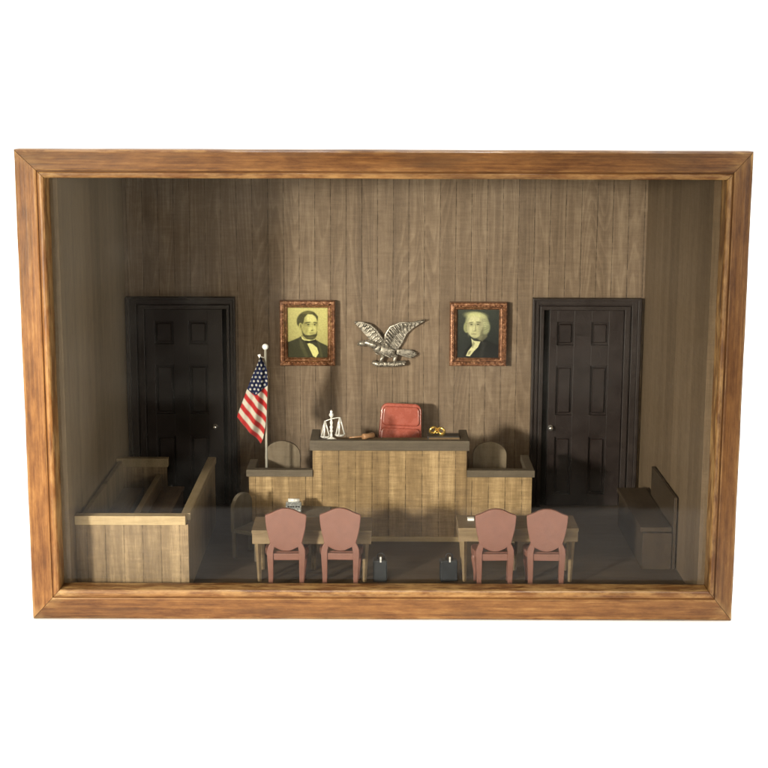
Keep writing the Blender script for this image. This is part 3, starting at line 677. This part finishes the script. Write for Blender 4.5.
def pic_frame_mat():
    k = N('copper_frame'); v = k.vec(); n1 = k.noise(v, 3.0, 5, .7); n2 = k.noise(v, 1.2, 3)
    k.l(k.ramp(n1, [(.35, (.085, .032, .014)), (.52, (.24, .10, .045)), (.68, (.62, .35, .20))]), k.b.inputs['Base Color'])
    k.b.inputs['Metallic'].default_value = .35; k.b.inputs['Roughness'].default_value = .34; k.bump(n1, .9, .06); return k.m
M_pfr = pic_frame_mat()
def portrait(x0, x1, z0, z1, fn, label):
    t = thing('picture_frame', ((x0 + x1) / 2, 34, (z0 + z1) / 2), label, 'framed portrait', 'framed portraits on the back wall')
    w = .80; rows = [(0, 33.98), (0, 33.0), (.12, 32.85), (.30, 32.80), (.42, 32.9), (.50, 32.86), (.68, 33.15), (.80, 33.2), (1, 33.5), (1, 33.98)]
    tb = bmesh.new(); rings = []
    for cx, cz in ((0, 0), (1, 0), (1, 1), (0, 1)):
        rings.append([tb.verts.new(((x0 + w * u) if cx == 0 else (x1 - w * u), y, (z0 + w * u) if cz == 0 else (z1 - w * u))) for u, y in rows])
    for i in range(4):
        a, c = rings[i], rings[(i + 1) % 4]
        for j in range(len(rows)): tb.faces.new((a[j], a[(j + 1) % len(rows)], c[(j + 1) % len(rows)], c[j]))
    bb = B(); bb._add(tb)
    # beading along the moulding
    nx, nz = 17, 20
    for i in range(nx):
        xx = x0 + .35 + (x1 - x0 - .7) * i / (nx - 1)
        for zz in (z0 + .35, z1 - .35): bb.ell((xx, 32.84, zz), .10, .06, .08, None, 8, 6)
    for i in range(1, nz - 1):
        zz = z0 + .35 + (z1 - z0 - .7) * i / (nz - 1)
        for xx in (x0 + .35, x1 - .35): bb.ell((xx, 32.84, zz), .08, .06, .10, None, 8, 6)
    put('moulding', bb, M_pfr, t)
    a0, a1, c0, c1 = x0 + w - .02, x1 - w + .02, z0 + w - .02, z1 - w + .02
    grid('portrait_print', lambda u, v: (a0 + (a1 - a0) * u, 33.6, c1 + (c0 - c1) * v), fn, 150, 200, M_print, t)
    return t
portrait(-10.80, -5.02, 16.24, 23.10, bearded, 'copper-framed portrait of a bearded man in dark coat on yellow-green ground, hung near the flag')
portrait(6.98, 12.95, 16.27, 22.97, wigged, 'copper-framed portrait of a white-haired man on dark ground, hung right of the metal eagle')

# ------------------------------------------------------------------ eagle
S_ = 91.0   # drawing units per cm
def E(x, y, d=0.0): return (-2.95 + (x - 50) / S_, 33.62 - d, 20.85 - (y - 145) / S_ * 1.03)
eg = thing('eagle_ornament', E(380, 360), 'cast pewter eagle with raised wings mounted on the wall between the two portraits', 'ornament')
def wing(parent, lead, trail, n, d0, layers=2):
    """lead / trail: polylines of equal parametrisation from root to tip; feathers run between them"""
    def at(pl, t):
        k = t * (len(pl) - 1); i = min(int(k), len(pl) - 2); f = k - i; return (pl[i][0] * (1 - f) + pl[i + 1][0] * f, pl[i][1] * (1 - f) + pl[i + 1][1] * f)
    b = B()
    out = [E(*p)[::2] for p in lead] + [E(*p)[::2] for p in trail[::-1]]
    b.prism(out, 'y', 33.45, 33.99, bev=.03)
    for i in range(n):
        t = i / (n - 1); a = at(lead, min(1, t * .98 + .01)); c = at(trail, t)
        m = (a[0] * .25 + c[0] * .75, a[1] * .25 + c[1] * .75)
        b.blade(E(a[0], a[1], d0 * .9), E(c[0] + random.uniform(-5, 5), c[1] + random.uniform(-3, 5), .12), .26 - .07 * t, .22)
    for i in range(n - 2):
        t = i / (n - 2) * .8; a = at(lead, t + .03); c = at(trail, t); m = (a[0] * .5 + c[0] * .5, a[1] * .5 + c[1] * .5)
        b.blade(E(a[0], a[1], d0 + .10), E(m[0], m[1], d0), .24, .26)
    pts = [E(p[0], p[1], d0 + .05) for p in lead]
    b.tube(pts, [.15, .16, .14, .12, .09, .06][:len(pts)] if len(pts) <= 6 else .1, 8)
    put('wing', b, M_pewter, parent)
wing(eg, [(335, 350), (300, 290), (255, 225), (200, 175), (130, 150), (48, 142)], [(250, 400), (225, 360), (190, 310), (140, 255), (95, 205), (55, 165)], 10, .25)
wing(eg, [(335, 350), (345, 255), (385, 190), (480, 150), (600, 150), (712, 122)], [(420, 430), (470, 390), (510, 330), (540, 260), (600, 205), (706, 138)], 13, .35)
b = B()
b.ell(E(330, 410, .3), 1.25, .42, .62, Matrix.Rotation(radians(22), 3, 'Y')); b.ell(E(265, 385, .42), .5, .42, .55)
b.tube([E(260, 375, .4), E(210, 350, .4), E(165, 335, .38), E(125, 342, .35)], [.45, .38, .32, .28], 12)
for i in range(16): 
    x, y = 235 + random.random() * 190, 370 + random.random() * 90; b.blade(E(x, y, .62), E(x + 38, y + 18, .55), .13, .16)
put('body', b, M_pewter, eg)
b = B(); b.ell(E(112, 345, .36), .36, .3, .31); b.tube([E(95, 345, .36), E(80, 352, .36), E(78, 364, .34)], [.16, .11, .03], 8); put('head', b, M_pewter, eg)
b = B()
for i in range(7):
    t = i / 6; b.blade(E(440, 405 + 30 * t, .3), E(600 + 50 * sin(pi * t) + 5, 410 + 75 * t, .15), .22, .26)
put('tail', b, M_pewter, eg)
for lx, fx in ((300, 285), (425, 440)):
    b = B(); b.tube([E(lx + 20, 450, .35), E(lx, 500, .42), E(fx, 535, .45)], [.26, .18, .09], 8)
    for dx in (-22, 0, 22): b.tube([E(fx, 530, .48), E(fx + dx, 548, .55), E(fx + dx * 1.1, 566, .42)], [.075, .07, .03], 6)
    put('leg', b, M_pewter, eg)
b = B(); b.tube([E(215, 520, .2), E(260, 540, .22), E(370, 545, .25), E(480, 535, .22), E(538, 525, .2)], [.22, .30, .28, .30, .26], 10)
for i in range(9): b.ell(E(230 + i * 36, 540 + random.uniform(-12, 14), .38), .16, .14, .17)
put('perch', b, M_pewter, eg)

# ------------------------------------------------------------------ flag
fl = thing('flag_on_pole', (-11.5, 21.6, 8.25), 'small stars and stripes flag hanging folded on a white-tipped pole at the left wing', 'flag')
fx, fy = -11.47, 21.9
b = B(); b.tube([(fx, fy, 2.0), (fx, fy, 20.0)], .13, 14); b.lathe([(.9, ZF), (.9, ZF + .3), (.4, ZF + .7), (.2, ZF + 1.2)], fx, fy); put('pole', b, M_pole, fl)
b = B(); b.ell((fx, fy, 20.1), .31, .30, .30, None, 20, 14); put('finial', b, M_white, fl)
b = B(); b.tube([(fx - .5, fy - .02, 19.0), (fx - .62, fy - .05, 19.35)], [.13, .16], 10); b.tube([(fx - .5, fy, 19.1), (fx, fy, 19.0)], .05, 8); put('flag_clip', b, M_white, fl)
# outline in crop units (439x768 crop of 80x140 px): left edge top->bottom, right edge top->bottom
def FP(x, y): # crop to cm
    px, py = 225 + x * 80 / 439, 340 + y * 140 / 768
    return (-11.47 + (px - 266) / 10.46, 20.05 - (py - 348) / 10.46 * 1.005)
Lp = [(198, 92), (175, 150), (150, 205), (122, 275), (100, 335), (80, 385), (64, 432)]
Rp = [(203, 92), (222, 135), (236, 170), (238, 250), (234, 330), (230, 420), (220, 500), (208, 560), (195, 588)]
def pl(P_, t):
    k = t * (len(P_) - 1); i = min(int(k), len(P_) - 2); f = k - i; return (P_[i][0] * (1 - f) + P_[i + 1][0] * f, P_[i][1] * (1 - f) + P_[i + 1][1] * f)
def fcrop(u, v):
    a = pl(Lp, v); c = pl(Rp, v); return (a[0] + (c[0] - a[0]) * u, a[1] + (c[1] - a[1]) * u)
def fpos(u, v):
    x, y = fcrop(u, v); X, Z = FP(x, y)
    fold = .30 * sin(u * 7.5 + 1.2 * v) * (0.3 + .7 * v) + .16 * sin(u * 15 + 2)
    return (X, fy - .45 + fold * .9 - (1 - u) * .5 * v, Z)
dd = Vector((130, 155)).normalized(); nn = Vector((-dd.y, dd.x))   # stripe direction and its normal (towards the flag's lower edge)
base = Vector((64, 432)).dot(nn); topc = Vector((198, 92)).dot(nn)
def fcol(u, v):
    x, y = fcrop(u, v); x += 3 * sin(v * 9); P2 = Vector((x, y))
    can = inpoly([(200, 60), (118, 275), (166, 312), (200, 285), (250, 245), (250, 100)], x, y)
    if can > 0:
        gx_, gy_ = x / 23.0, y / 23.0
        row = round(gy_); ox = .5 if row % 2 else 0
        dx = (gx_ - ox) - round(gx_ - ox); dy = gy_ - row
        star = 1 - ss(.20, .34, sqrt(dx * dx + dy * dy))
        return mixc((.018, .025, .085), (.75, .74, .70), star * ss(3, 9, can))
    q = (base - P2.dot(nn)) / 24.5      # 0 at lower edge
    kk = math.floor(q + .02); f = q - kk
    red, wh = (.60, .035, .035), (.78, .74, .64)
    c1, c2 = (red, wh) if kk % 2 == 0 else (wh, red)
    return mixc(c1, c2, ss(.88, 1, f) * .5) if f > .5 else mixc(c2, c1, .5 + .5 * ss(0, .12, f))
grid('flag_cloth', fpos, fcol, 110, 200, M_flag, fl, .03)
